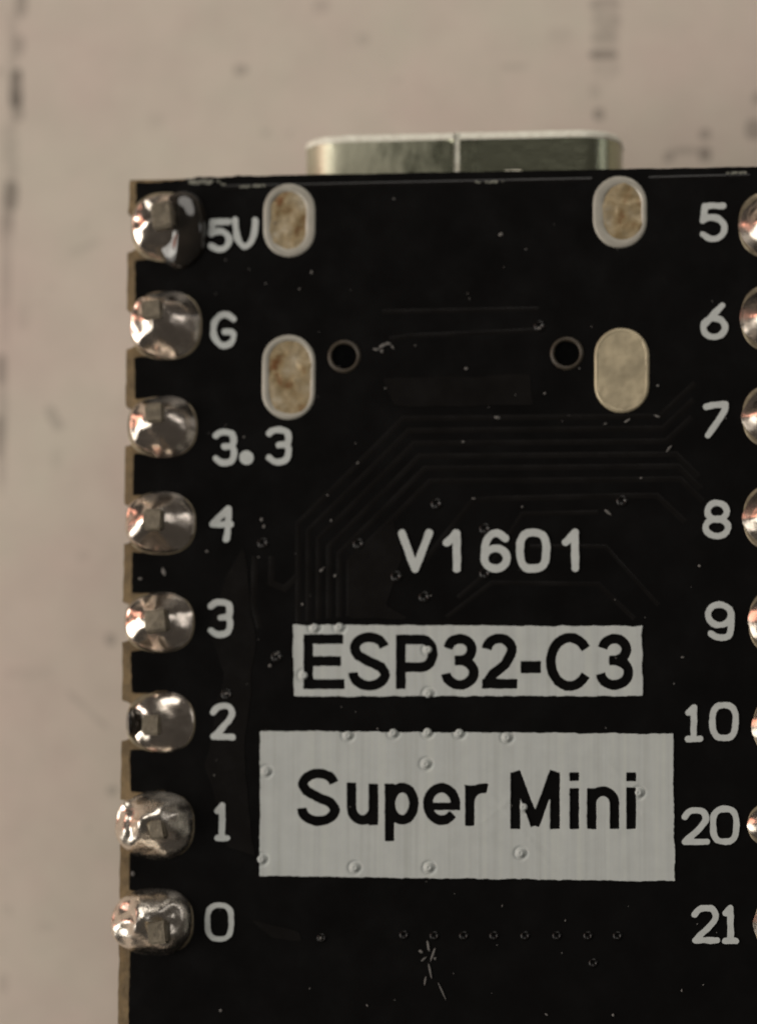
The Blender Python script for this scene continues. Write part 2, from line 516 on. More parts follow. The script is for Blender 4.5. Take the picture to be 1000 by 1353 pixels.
# ------------------------------------------------------------------ connector peg holes
for px, py in PEGS:
    c = at(px, py)
    def circ(r_, z, n=40): return [(c[0] + r_ * math.cos(6.2832 * k / n), c[1] + r_ * math.sin(6.2832 * k / n), z) for k in range(n)]
    pg = part(empty('peg_hole', (0, 0, 0)))
    loft('rim', [circ(0.435, ZM - 0.01), circ(0.40, 0.085), circ(0.36, 0.10), circ(0.33, 0.05), circ(0.315, -0.02)], M['hole_rim'], pg, cap=False)
    loft('peg', [circ(0.32, 0.012), circ(0.28, 0.010), circ(0.20, 0.006), circ(0.10, 0.010), circ(0.03, 0.016)], M['peg'], pg)

# ------------------------------------------------------------------ copper pours and traces under the mask
def pour(pts, seed, z=0.045, rnd=0.0):
    xs_ = np.arange(min(p[0] for p in pts) - 6, max(p[0] for p in pts) + 6, 3.0)
    ys_ = np.arange(min(p[1] for p in pts) - 6, max(p[1] for p in pts) + 6, 3.0)
    A, B = np.meshgrid(xs_, ys_)
    d = np.full(A.shape, 1e9); inside = np.zeros(A.shape, bool)
    n = len(pts)
    for k in range(n):
        (ax, ay), (bx, by) = pts[k], pts[(k + 1) % n]
        d = np.minimum(d, seg_dist(A, B, (ax, ay), (bx, by)))
        c = ((ay > B) != (by > B))
        xi = (bx - ax) * (B - ay) / (by - ay + 1e-9) + ax
        inside ^= c & (A < xi)
    Fp = np.where(inside, -d, d) + wob(A, B, 60, 1.0, seed)
    return field_sheet('copper_pour', Fp, xs_, ys_, lambda u, v: np.c_[at(u, v, 0)[:, :2], np.full(len(u), z)], M['mask_copper'], mask, thick=0.014)
pour([(300, 760), (322, 722), (338, 850), (322, 1000), (336, 1130), (300, 1120), (272, 1010), (296, 890), (276, 830)], 1)
pour([(505, 500), (700, 495), (705, 535), (520, 537)], 2)
pour([(460, 735), (520, 690), (530, 740), (510, 800), (540, 818), (462, 818)], 4)
pour([(330, 1215), (395, 1232), (400, 1244), (360, 1240)], 6)

TRW = 8.5
def trace(pts, w=TRW, h=0.008):
    """a copper track under the mask: low rounded ridge along a polyline (px)"""
    P = [np.array(p, float) for p in pts]
    left = []
    for k in range(len(P)):
        t0 = P[k] - P[k - 1] if k > 0 else P[1] - P[0]
        t1 = P[k + 1] - P[k] if k < len(P) - 1 else P[-1] - P[-2]
        t0 /= np.linalg.norm(t0); t1 /= np.linalg.norm(t1)
        m = t0 + t1; m /= np.linalg.norm(m)
        nrm = np.array([-m[1], m[0]]) / max(0.4, float(np.dot(m, t1)))
        left.append(nrm)
    prof = [(-0.62, 0.0), (-0.46, 0.18), (-0.30, 0.62), (-0.12, 1.0), (0.12, 1.0), (0.30, 0.62), (0.46, 0.18), (0.62, 0.0)]
    V = []; Fc = []
    for k in range(len(P)):
        for (s, z) in prof:
            q = P[k] + left[k] * s * w
            a = at(q[0], q[1], 0)
            V.append((a[0], a[1], ZM - 0.002 + z * h))
    m = len(prof)
    for k in range(len(P) - 1):
        for q in range(m - 1):
            Fc.append((k * m + q, k * m + q + 1, (k + 1) * m + q + 1, (k + 1) * m + q))
    bm = bmesh.new(); bv = [bm.verts.new(v) for v in V]
    for f_ in Fc: bm.faces.new([bv[i] for i in f_])
    for f_ in bm.faces:
        f_.normal_update()
        if f_.normal.z < 0: f_.normal_flip()
    me = bpy.data.meshes.new('trace'); bm.to_mesh(me); bm.free(); me.materials.append(M['mask_copper'])
    me.polygons.foreach_set('use_smooth', [True] * len(me.polygons))
    o = bpy.data.objects.new('trace', me); col.objects.link(o); o.parent = mask
    return o
hy = [553, 569, 586, 603, 619, 636]
for k, y in enumerate(hy):
    vx = 394 + 13.5 * k
    cx_ = 533 + 7.0 * k
    dy = cx_ - vx
    xr = 872 + 4 * k if k < 3 else 884 + 3 * k
    right = [(xr, y - 3), (xr + 46 - 6 * k, y - 47 + 6 * k)] if k < 3 else [(xr, y - 3), (xr + 30, y + 27)]
    trace([(vx, 822 - 1.5 * k), (vx, y + dy), (cx_, y)] + right)
trace([(560, 742), (625, 661), (655, 659), (828, 655), (868, 655), (905, 690)])
trace([(605, 790), (640, 760), (690, 679), (790, 677)], 7)
trace([(505, 412), (712, 408)], 7); trace([(515, 448), (540, 444), (712, 436)], 7)
trace([(337, 735), (335, 800), (343, 830)], 9); trace([(359, 735), (358, 770), (376, 778), (392, 762)], 9)
trace([(590, 816), (650, 770), (790, 772), (838, 818)], 7)
trace([(700, 722), (800, 722), (870, 800)], 6)
# long score ridge along the top edge
trace([(292, 247), (420, 244.5), (560, 241.5), (782, 237)], 6, 0.014)
trace([(857, 235.5), (990, 232)], 6, 0.012)

# ------------------------------------------------------------------ vias
VIAS_PANEL = [(416, 830), (449, 829), (402, 893), (566, 859), (566, 917), (460, 972), (520, 969), (565, 968), (607, 969), (670, 975),
              (563, 1010), (352, 1020), (844, 1048), (692, 1067), (567, 1147), (469, 1147), (688, 1128), (346, 1136)]
VIAS = [(577, 666), (822, 662), (348, 718), (474, 719), (524, 762), (561, 789), (713, 431), (641, 699), (641, 758), (425, 1240),
        (534, 1236), (574, 1237), (613, 1237), (653, 1237), (694, 1237), (736, 1237), (777, 1237), (816, 1237), (784, 1273), (366, 868), (300, 918)]
def via_mesh(material):
    n = 18
    prof = [(0.155, 0.0), (0.135, 0.035), (0.10, 0.048), (0.07, 0.03), (0.035, -0.005), (0.012, -0.008)]
    V = []; Fc = []
    for r_, z in prof:
        for k in range(n): V.append((r_ * math.cos(6.2832 * k / n), r_ * math.sin(6.2832 * k / n), z))
    for j in range(len(prof) - 1):
        for k in range(n): Fc.append((j * n + k, j * n + (k + 1) % n, (j + 1) * n + (k + 1) % n, (j + 1) * n + k))
    Fc.append(tuple(range((len(prof) - 1) * n, len(prof) * n)))
    m = bpy.data.meshes.new('via'); m.from_pydata(V, [], Fc); m.materials.append(material)
    m.polygons.foreach_set('use_smooth', [True] * len(m.polygons)); m.update()
    return m
vm = via_mesh(M['mask_copper'])
for px, py in VIAS:
    o = bpy.data.objects.new('via', vm); col.objects.link(o); o.parent = mask
    c = at(px, py); s = 1.0 if py < 1200 else 0.8
    o.location = (c[0], c[1], ZM - 0.003); o.scale = (s, s, 1)

# ------------------------------------------------------------------ lettering
def ell(cx, cy, rx, ry, a0=0, a1=360, n=24, e=1.0):
    out = []
    for k in range(n + 1):
        a = math.radians(a0 + (a1 - a0) * k / n)
        c_, s_ = math.cos(a), math.sin(a)
        out.append((cx + rx * math.copysign(abs(c_) ** e, c_), cy + ry * math.copysign(abs(s_) ** e, s_)))
    return out
# strokes on the unit square, y up
G = {
 '5': [[(0.93, 1), (0.12, 1), (0.06, 0.56)], [(0.06, 0.56), (0.3, 0.65), (0.62, 0.65), (0.88, 0.54), (1, 0.34), (0.9, 0.12), (0.62, 0), (0.32, 0), (0.04, 0.14)]],
 'V': [[(0, 1), (0.06, 0.34), (0.34, -0.02), (0.64, -0.02), (0.94, 0.34), (1, 1)]],
 'v': [[(0, 1), (0.5, 0), (1, 1)]],
 'G': [[(1, 0.86), (0.72, 1), (0.36, 1), (0.06, 0.76), (0, 0.5), (0.06, 0.22), (0.36, 0), (0.7, 0), (1, 0.16), (1, 0.44), (0.58, 0.44)]],
 '3': [[(0.02, 0.88), (0.26, 1), (0.8, 1), (0.97, 0.9), (1, 0.66), (0.86, 0.54), (0.5, 0.52)], [(0.86, 0.54), (1, 0.42), (0.97, 0.12), (0.72, 0), (0.3, 0), (0.02, 0.13)]],
 '4': [[(0.72, 0), (0.82, 0.45), (0.82, 1)], [(0.82, 1), (0.02, 0.48), (0.96, 0.48)]],
 '2': [[(0.02, 0.80), (0.2, 0.97), (0.5, 1), (0.82, 0.98), (0.99, 0.8), (0.9, 0.58), (0.03, 0.02)], [(0.03, 0.02), (1, 0.02)]],
 '1': [[(0.1, 0.84), (0.5, 1), (0.5, 0)], [(0.05, 0), (0.98, 0)]],
 'i': [[(0.02, 0.72), (0.86, 1), (0.86, 0)]],
 '0': [ell(0.5, 0.5, 0.5, 0.5, e=0.72)],
 '6': [[(0.88, 1), (0.5, 0.75), (0.1, 0.42)], ell(0.5, 0.3, 0.5, 0.3)],
 's': [[(0.92, 0.86), (0.66, 1), (0.34, 1), (0.06, 0.76), (0.0, 0.3)], ell(0.5, 0.29, 0.5, 0.29)],
 '7': [[(0.02, 0.92), (0.5, 0.97), (0.94, 1)], [(0.94, 1), (0.92, 0.78), (0.12, 0)]],
 '8': [ell(0.52, 0.75, 0.43, 0.25), ell(0.5, 0.26, 0.5, 0.26)],
 '9': [ell(0.5, 0.69, 0.5, 0.31), [(1, 0.66), (1, 0.14), (0.82, 0), (0.36, 0), (0.12, 0.12)]],
}
def soften(pl):
    if not 5 <= len(pl) <= 14: return pl
    for _ in range(2):
        q = [pl[0]]
        for a, b in zip(pl[:-1], pl[1:]):
            q += [(a[0] * .75 + b[0] * .25, a[1] * .75 + b[1] * .25), (a[0] * .25 + b[0] * .75, a[1] * .25 + b[1] * .75)]
        pl = q + [pl[-1]]
    return pl
def glyph(ch, x0, y0, x1, y1, w, parent, seed):
    h = w / 2
    gx = np.arange(x0 - 3, x1 + 4, 0.9); gy = np.arange(y0 - 3, y1 + 4, 0.9)
    A, B = np.meshgrid(gx, gy)
    d = np.full(A.shape, 1e9)
    if ch == '.':
        d = np.hypot(A - (x0 + x1) / 2, B - (y0 + y1) / 2) - (x1 - x0) / 2
    else:
        for pl in G[ch]:
            pl = soften(pl)
            P = [(x0 + h + u * (x1 - x0 - w), y1 - h - v * (y1 - y0 - w)) for u, v in pl]
            for a, b in zip(P[:-1], P[1:]): d = np.minimum(d, seg_dist(A, B, a, b) - h)
    d = d + wob(A, B, 22, 0.4, seed) + wob(A, B, 8, 0.15, seed + 50)
    return field_sheet('printed_character', d, gx, gy, lambda u, v: np.c_[at(u, v, 0)[:, :2], np.full(len(u), 0.082)], M['silk'], parent, thick=0.05)
W = 8.3
TEXT = [('5V', [('5', 274, 289, 308, 334), ('V', 307, 287, 342, 329)], W),
 ('G', [('G', 278, 412, 313, 461)], W),
 ('3.3', [('3', 281, 567, 314, 616), ('.', 317, 596, 336, 614), ('3', 351, 564, 386, 615)], W),
 ('4', [('4', 277, 668, 311, 717)], W), ('3', [('3', 275, 792, 309, 843)], W), ('2', [('2', 278, 929, 312, 979)], W),
 ('1', [('1', 283, 1061, 305, 1112)], W), ('0', [('0', 271, 1193, 310, 1245)], 7.0),
 ('5', [('5', 923, 268, 962, 320)], W), ('6', [('6', 925, 400, 962, 450)], W), ('7', [('7', 928, 530, 964, 580)], W),
 ('8', [('8', 928, 661, 966, 713)], W), ('9', [('9', 931, 795, 970, 847)], W),
 ('10', [('1', 904, 931, 929, 981), ('0', 937, 928, 976, 980)], W), ('20', [('2', 900, 1067, 938, 1118), ('0', 938, 1065, 977, 1117)], W),
 ('21', [('2', 913, 1196, 951, 1248), ('1', 953, 1196, 977, 1248)], W),
 ('V1601', [('v', 526, 700, 572, 757), ('i', 585, 700, 611, 757), ('s', 635, 700, 675, 757), ('0', 682, 699, 727, 757), ('i', 742, 699, 767, 756)], 10.2)]
sd = 100
for word, chars, w_ in TEXT:
    t = part(empty('printed_marking', (0, 0, 0)), label='white printed marking reading ' + word)
    for c in chars:
        sd += 1
        glyph(*c, w_, t, sd)

# knocked-out lettering of the two white panels (flat-capped strokes, px)
def arc_stroke(A, B, cx, cy, rx, ry, a0, a1, hw, n=22):
    p = ell(cx, cy, rx, -ry, a0, a1, n)
    d = np.full(A.shape, 1e9)
    for k in range(n):
        e = 1.2
        d = np.minimum(d, seg_box(A, B, p[k], p[k + 1], hw, e, e))
    return d
def strokes(A, B, L, hw):
    d = np.full(A.shape, 1e9)
    for s in L:
        if s[0] == 'l': d = np.minimum(d, seg_box(A, B, s[1], s[2], s[3] if len(s) > 3 else hw))
        elif s[0] == 'p':
            for k in range(len(s[1]) - 1):
                d = np.minimum(d, seg_box(A, B, s[1][k], s[1][k + 1], hw, 1.5 if k == 0 else hw * 0.35, 1.5 if k == len(s[1]) - 2 else hw * 0.35))
        else: d = np.minimum(d, arc_stroke(A, B, *s[1:7], s[7] if len(s) > 7 else hw))
    return d
def S_(x0, x1, y0, y1, hw):
    cx = (x0 + x1) / 2; rx = (x1 - x0) / 2 - hw; H = y1 - y0 - 2 * hw; ym = (y0 + y1) / 2
    r1 = H * 0.245; r2 = H * 0.255
    return [('a', cx, y0 + hw + r1, rx * 0.94, r1, 15, 180), ('a', cx, y1 - hw - r2, rx, r2, -180, 0 - 0.01),
            ('p', [(cx - rx * 0.94, y0 + hw + r1), (cx - rx * 0.72, ym - H * 0.13), (cx - rx * 0.1, ym - H * 0.01), (cx + rx * 0.72, ym + H * 0.11), (cx + rx, y1 - hw - r2)])]
def THREE(x0, x1, y0, y1, hw):
    cx = (x0 + x1) / 2 - 1; H = y1 - y0 - 2 * hw; r1 = H * 0.235; r2 = H * 0.265; rx = (x1 - x0) / 2 - hw
    return [('a', cx, y0 + hw + r1, rx * 0.9, r1, 168, -88), ('a', cx, y1 - hw - r2, rx + 1, r2, 90, -172), ('l', (cx - 7, y0 + hw + 2 * r1), (cx + 2, y0 + hw + 2 * r1))]
h1 = 6.5
ESP = ([('l', (408, 839), (408, 911)), ('l', (402, 845), (454, 845)), ('l', (402, 874), (451, 874)), ('l', (402, 904.5), (456, 904.5))]
  + S_(461, 516, 836, 913, h1)
  + [('l', (530, 839), (530, 911)), ('l', (524, 845.5), (558, 845.5)), ('l', (524, 882), (558, 882)), ('a', 558, 863.7, 14, 18.2, 90, -90)]
  + THREE(585, 633, 838, 912, h1)
  + [('a', 660, 859, 16.5, 15, 172, -25), ('p', [(675.5, 865), (668, 878), (652, 891), (643.5, 903)]), ('l', (637, 904), (684, 904))]
  + [('l', (688, 882), (715, 882), 8.0)]
  + [('a', 753, 875, 25, 32, 35, 325)]
  + THREE(789, 837, 838, 912, h1))
h2 = 6.4
SUP = (S_(393, 450, 1016, 1092, 6.6)
  + [('p', [(465, 1036), (465, 1068)]), ('a', 479.5, 1068, 14.5, 16, 180, 360), ('l', (494, 1036), (494, 1091))]
  + [('l', (515, 1036), (515, 1112)), ('a', 532, 1062.5, 15.5, 21.5, 0, 360)]
  + [('a', 584, 1063, 18.2, 21.5, 0, 320), ('l', (566, 1066), (608, 1066), 5.0)]
  + [('l', (621, 1038), (621, 1092)), ('a', 639, 1060, 18, 18, 180, 76)]
  + [('l', (681, 1021), (681, 1096), 6.6), ('l', (733.5, 1021), (733.5, 1096), 6.6), ('p', [(682, 1021), (707, 1090)]), ('p', [(732.5, 1021), (707, 1090)])]
  + [('l', (759, 1042), (759, 1096)), ('l', (759, 1021), (759, 1032.5))]
  + [('l', (782, 1042), (782, 1096)), ('a', 797, 1062, 15, 16, 178, 0), ('l', (812, 1059), (812, 1096))]
  + [('l', (834, 1041), (834, 1096)), ('l', (834, 1021), (834, 1033), 6.5)])
def panel(corners, L, hw, label, seed):
    (ax, ay), (bx, by), (cx, cy), (dx, dy) = corners
    x0, x1, y0, y1 = min(ax, dx) - 4, max(bx, cx) + 4, min(ay, by) - 7, max(cy, dy) + 6
    gx = np.arange(x0, x1, 1.15); gy = np.arange(y0, y1, 1.15)
    A, B = np.meshgrid(gx, gy)
    w1 = wob(A, B, 40, 0.5, seed) + wob(A, B, 11, 0.3, seed + 1)
    def half(p, q):   # positive outside (to the left of p->q in picture coordinates, clockwise corners)
        tx, ty = q[0] - p[0], q[1] - p[1]; l = math.hypot(tx, ty)
        return ((A - p[0]) * ty - (B - p[1]) * tx) / l
    d = np.maximum.reduce([half(corners[k], corners[(k + 1) % 4]) for k in range(4)]) + w1
    bumps = [v for v in VIAS_PANEL if x0 - 2 < v[0] < x1 + 2 and y0 - 2 < v[1] < y1 + 2]
    for vx, vy in bumps: d = np.minimum(d, np.hypot(A - vx, B - vy) - 5.5)
    hole = strokes(A, B, L, hw) + wob(A, B, 18, 0.2, seed + 7) + wob(A, B, 7, 0.12, seed + 8)
    for vx, vy in bumps: hole = np.maximum(hole, -(np.hypot(A - vx, B - vy) - 5.0))
    d = np.maximum(d, -hole)
    def z3(u, v):
        z = np.full(len(u), 0.080)
        for vx, vy in bumps:
            r_ = np.hypot(u - vx, v - vy)
            z += 0.085 * np.exp(-(r_ / 4.6) ** 4) - 0.05 * np.exp(-(r_ / 2.0) ** 2) - 0.03 * np.exp(-((r_ - 8.0) / 1.8) ** 2)
        # tracks under the ink
        z += 0.002 * np.sin(u * 0.11 + 0.4 * np.sin(v * 0.02))
        for pl in ([(640, 1040), (672, 1075), (745, 1135), (800, 1150)], [(600, 1100), (640, 1085), (668, 1062), (700, 1030)], [(655, 1060), (700, 1110), (735, 1155)],
                   [(560, 970), (562, 1160)], [(632, 828), (632, 1165)], [(800, 1000), (850, 1075), (885, 1080)], [(680, 985), (790, 1002), (840, 1030)]):
            for a_, b_ in zip(pl[:-1], pl[1:]):
                z += 0.0035 * np.exp(-(seg_dist(u, v, a_, b_) / 3.5) ** 2)
        return np.c_[at(u, v, 0)[:, :2], z]
    return part(field_sheet('printed_panel', d, gx, gy, z3, M['panel'], thick=0.05, smooth=False), label=label)
pa = panel([(388, 826), (848, 828), (849, 920), (389, 920.5)], ESP, h1, 'small white printed panel reading ESP32-C3', 11)
pb = panel([(344.5, 966.5), (889, 970), (891.5, 1165), (343.5, 1158)], SUP, h2, 'large white printed panel reading Super Mini', 23)
for p_ in (pa, pb):
    p_.data.polygons.foreach_set('use_smooth', [abs(f_.normal.z) > 0.35 for f_ in p_.data.polygons])

# ------------------------------------------------------------------ solder joints and pins
def blob_mesh(name, cx, cy, aL, aR, bT, bB, pk, h, p, q, seed, amp, mat_, parent, drop=0.0, facet=0.0, sq=1.0, mirror=False):
    """dome over a lopsided oval footprint (px, measured on the board plane); pk = peak offset px; drop = how far the outer side hangs"""
    n, m = 72, 26
    c = at(cx, cy)
    k_ = 0.0192
    V = []; Fc = []
    pkx, pky = c[0] + pk[0] * k_, c[1] - pk[1] * k_
    rows = []
    for j in range(m):
        t = (j + 0.0) / (m - 1)
        for i in range(n):
            a = 6.283185 * i / n
            ca, sa = math.cos(a), math.sin(a)
            ca2 = math.copysign(abs(ca) ** sq, ca); sa2 = math.copysign(abs(sa) ** sq, sa)
            ex = c[0] + (aR if ca > 0 else aL) * k_ * ca2
            ey = c[1] + (bT if sa > 0 else bB) * k_ * sa2
            ex += 0.03 * noise.noise((ca * 1.7, sa * 1.7, seed)); ey += 0.03 * noise.noise((ca * 1.7, sa * 1.7, seed + 9))
            x = pkx + t * (ex - pkx); y = pky + t * (ey - pky)
            z = h * max(0.0, 1 - t ** p) ** q
            out = max(0.0, (ca if mirror else -ca))
            wl = min(1.0, max(0.0, out * 1.5 - 0.15)); wl = wl * wl * (3 - 2 * wl)
            zl = h * (1 - 0.60 * t) if t < 0.9 else h * (1 - 0.60 * 0.9) - (drop + 0.2) * ((t - 0.9) / 0.1) ** 1.6
            z = z + (zl - z) * wl
            fade = min(1.0, 4 * (1 - t) + 0.25)
            z += fade * amp * (noise.noise((x * 1.1, y * 1.1, seed * 1.7)) + (0.28 + 0.3 * wl) * noise.noise((x * 3.4, y * 3.4, seed * 2.9)))
            dp = math.hypot(x - pkx, y - pky)
            if facet: z += fade * facet * (noise.cell((x * 2.6 + seed, y * 2.6, seed)) - 0.5)
            V.append((x, y, z + 0.02))
    for j in range(m - 1):
        for i in range(n):
            Fc.append((j * n + i, (j + 1) * n + i, (j + 1) * n + (i + 1) % n, j * n + (i + 1) % n))
    bm = bmesh.new(); bv = [bm.verts.new(v) for v in V]
    for f_ in Fc: bm.faces.new([bv[i] for i in f_])
    bmesh.ops.remove_doubles(bm, verts=bm.verts, dist=0.0005)
    o = bm_obj(name, bm, mat_, parent, True)
    return o

def pin_mesh(px, py, sx, sy, top, rot, parent, bottom=TABLE_Z + 0.01):
    """square pin: cut tip above the solder, long shank down to the table"""
    c = at(px, py, top)
    k_ = 0.0192
    bm = bmesh.new()
    bmesh.ops.create_cube(bm, size=1.0)
    bmesh.ops.scale(bm, verts=bm.verts, vec=(sx * k_, sy * k_, top - bottom))
    bmesh.ops.bevel(bm, geom=[e for e in bm.edges], offset=0.055, segments=2, affect='EDGES')
    for v in bm.verts:
        if v.co.z > 0:
            v.co.z += 0.10 * v.co.x + 0.05 * noise.noise((v.co.x * 5 + px, v.co.y * 5, 1.0))
            v.co.x += 0.03 * noise.noise((v.co.y * 6, px * 0.1, 2.0)); v.co.y += 0.03 * noise.noise((v.co.x * 6, px * 0.1, 5.0))
    bmesh.ops.rotate(bm, verts=bm.verts, matrix=Matrix.Rotation(math.radians(rot), 3, 'Z'))
    bmesh.ops.translate(bm, verts=bm.verts, vec=(c[0], c[1], (top + bottom) / 2))
    return bm_obj('pin', bm, M['pin'], parent)

def pad(cx, cy, aL, aR, b, parent):
    pts = ell(cx, cy, 1, 1, 0, 360, 48)[:-1]
    def ringp(g, z):
        out = []
        for k in range(48):
            a = 6.283185 * k / 48
            ca, sa = math.cos(a), math.sin(a)
            e = 0.8
            q = at(cx + (aR + g if ca > 0 else aL) * math.copysign(abs(ca) ** e, ca), cy - (b + g) * math.copysign(abs(sa) ** e, sa))
            out.append((q[0], q[1], z))
        return out
    return loft('pad', [ringp(0.5, 0.0), ringp(0, 0.035), ringp(-3, 0.045), ringp(-9, 0.045)], M['pad'], parent)

# name, centre, aL, aR, bT, bB, peak offset, height, p, q, amp, pin(px,py,sx,sy,top,rot)
LJ = [
 ('5V', 222, 300, 50, 40, 48, 46, (-6, -4), 0.66, 1.3, 0.95, 0.12, (214, 283, 29, 36, 0.80, 8), 'solder'),
 ('G', 221, 430, 50, 46, 47, 47, (-14, -8), 0.92, 1.45, 0.95, 0.11, (200, 408, 28, 25, 1.04, 4), 'solder'),
 ('3.3', 217, 564, 48, 44, 42, 42, (-10, -10), 0.80, 1.6, 1.0, 0.10, (203, 545, 25, 26, 0.95, 4), 'solder'),
 ('4', 215, 692, 52, 44, 43, 41, (-10, -4), 0.84, 1.4, 0.9, 0.09, (201, 686, 27, 28, 0.97, -2), 'solder'),
 ('3', 213, 823, 50, 44, 41, 40, (-8, -2), 0.76, 1.35, 0.95, 0.10, (205, 820, 31, 30, 0.90, 6), 'solder'),
 ('2', 215, 955, 42, 43, 41, 40, (-16, 4), 0.36, 1.6, 0.7, 0.06, (199, 958, 25, 27, 0.52, 0), 'solder'),
 ('1', 212, 1091, 60, 45, 46, 45, (-20, -6), 1.10, 1.5, 0.75, 0.24, (206, 1098, 22, 24, 1.16, 10), 'solder_dull'),
 ('0', 208, 1219, 62, 48, 45, 44, (-18, 2), 1.15, 1.7, 0.7, 0.26, (207, 1233, 26, 30, 1.2, 6), 'solder_dull')]
for k, (nm, cx, cy, aL, aR, bT, bB, pk, h, p, q, amp, pin, mt) in enumerate(LJ):
    j = part(empty('solder_joint', (0, 0, 0)), label='lumpy shiny solder joint with pin tip beside the %s marking' % nm)
    pad(cx - 2, cy, 46, aR + 2, max(bT, bB) - 2, j)
    blob_mesh('solder', cx, cy, aL, aR, bT, bB, pk, h, p, q, 3.3 + k * 7.1, amp, M[mt], j, drop=0.55 if k < 6 else 0.35,
              facet=0.0, sq=0.85)
    pin_mesh(*pin, j)
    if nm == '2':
        blob_mesh('flux_and_notch_shade', 176, 956, 7, 8, 22, 20, (0, 0), 0.62, 3.0, 0.6, 61.0, 0.0, M['flux_shade'], j)  # dark blob standing in for the shaded hole inside the notch
    if nm == '5V':
        # clear dark resin left around the joint
        blob_mesh('flux_and_notch_shade', 240, 303, 34, 37, 53, 55, (0, 0), 0.42, 3.0, 0.6, 60.0, 0.05, M['flux_shade'], j)
RJ = [(972, 297, 45), (975, 420, 46), (977, 550, 43), (978, 684, 45), (985, 822, 46), (991, 960, 44), (984, 1090, 32), (993, 1221, 42)]
RN = ['5', '6', '7', '8', '9', '10', '20', '21']
for k, (lx, cy, b) in enumerate(RJ):
    cx = lx + 52
    j = part(empty('solder_joint', (0, 0, 0)), label='solder joint cut by the picture edge beside the %s marking' % RN[k])
    pad(cx, cy, 48, 44, b, j)
    blob_mesh('solder', cx, cy, 50, 50, b + 1, b, (6, -2), 0.78, 1.25, 1.0, 80.3 + k * 5.7, 0.10, M['solder'], j, drop=0.5, sq=1.12, mirror=True)
    pin_mesh(cx + 8, cy - 2, 27, 27, 1.0, 5 * math.sin(k * 2.0), j)

# ------------------------------------------------------------------ header strips under the board
for cxm in (1.25, BW - 1.25):
    bm = bmesh.new(); bmesh.ops.create_cube(bm, size=1.0)
    bmesh.ops.scale(bm, verts=bm.verts, vec=(1.9, 20.3, 2.4))
    bmesh.ops.bevel(bm, geom=list(bm.edges), offset=0.15, segments=1, affect='EDGES')
    bmesh.ops.translate(bm, verts=bm.verts, vec=(cxm, -(ROW0 + 3.5 * PITCH), -BT - 1.22))
    part(bm_obj('header_strip', bm, M['plastic']))

# ------------------------------------------------------------------ socket under the board edge
usb = part(empty('connector_socket', (0, 0, 0)), label='silver metal cable socket poking out above the top edge')
ZU = -BT - 0.04
pl_, pr_ = at(404, 200, ZU - 0.9), at(820, 196, ZU - 0.9)
XL, XR = pl_[0], pr_[0]
YO = (at(430, 178.5, ZU)[1], at(800, 169.5, ZU)[1])
YI = -5.4
seam = at(603.5, 200, ZU)[0]
rc, th = 1.15, 0.28
def c_profile(inset, gap):
    """cross-section points (x, z) from the seam round the shell back to the seam"""
    x0, x1, z1, z0 = XL + inset, XR - inset, ZU - inset, ZU - 3.2 + inset
    r_ = rc - inset
    pts = [(seam + gap, z1)]
    pts += [(seam + gap + (x1 - r_ - seam - gap) * t, z1) for t in (0.25, 0.5, 0.75)]
    def q(cx, cz, a0):
        return [(cx + r_ * math.cos(math.radians(a0 - 90 * k / 8)), cz + r_ * math.sin(math.radians(a0 - 90 * k / 8))) for k in range(9)]
    pts += q(x1 - r_, z1 - r_, 90) + q(x1 - r_, z0 + r_, 0) + q(x0 + r_, z0 + r_, -90) + q(x0 + r_, z1 - r_, 180)
    xs2 = x0 + r_
    pts += [(xs2 + (seam - gap - xs2) * t, z1) for t in (0.25, 0.5, 0.75, 1.0)]
    return pts
def yo(x): return YO[0] + (YO[1] - YO[0]) * (x - XL) / (XR - XL)
po, pi_ = c_profile(0, 0.085), c_profile(th, 0.085)
def loopy(prof, f_): return [(x, f_(x), z) for x, z in prof]
def dent(x, y, z):      # pressed sheet is never dead flat
    if z > ZU - 0.05:
        z += 0.012 * noise.noise((x * 1.3, y * 2.0, 0.5)) + (0.02 * (x - XL) / (seam - XL) - 0.02 if x < seam else 0)
    return z
ylist = [0.10, 0.35, 0.7, 1.1, 1.5, 2.2, 4.0, 6.5]
rings = [[(x, yo(x) - d, dent(x, yo(x) - d, z)) for x, z in po] for d in ylist]
n = len(po); V = []; Fc = []
for r_ in rings: V += r_
for k in range(len(rings) - 1):
    for q in range(n - 1): Fc.append((k * n + q, k * n + q + 1, (k + 1) * n + q + 1, (k + 1) * n + q))
base = len(V)
for d in (0.10, 6.5): V += [(x, yo(x) - d, z) for x, z in pi_]
for q in range(n - 1): Fc.append((base + q, base + n + q, base + n + q + 1, base + q + 1))
# seam walls
for e in (0, n - 1):
    Fc.append((e, (len(rings) - 1) * n + e, base + n + e, base + e))
bm = bmesh.new(); bv = [bm.verts.new(v) for v in V]
for f_ in Fc: bm.faces.new([bv[i] for i in f_])
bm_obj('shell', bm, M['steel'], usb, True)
for p_ in [usb.children[-1]]:
    p_.data.polygons.foreach_set('use_smooth', [True] * len(p_.data.polygons))
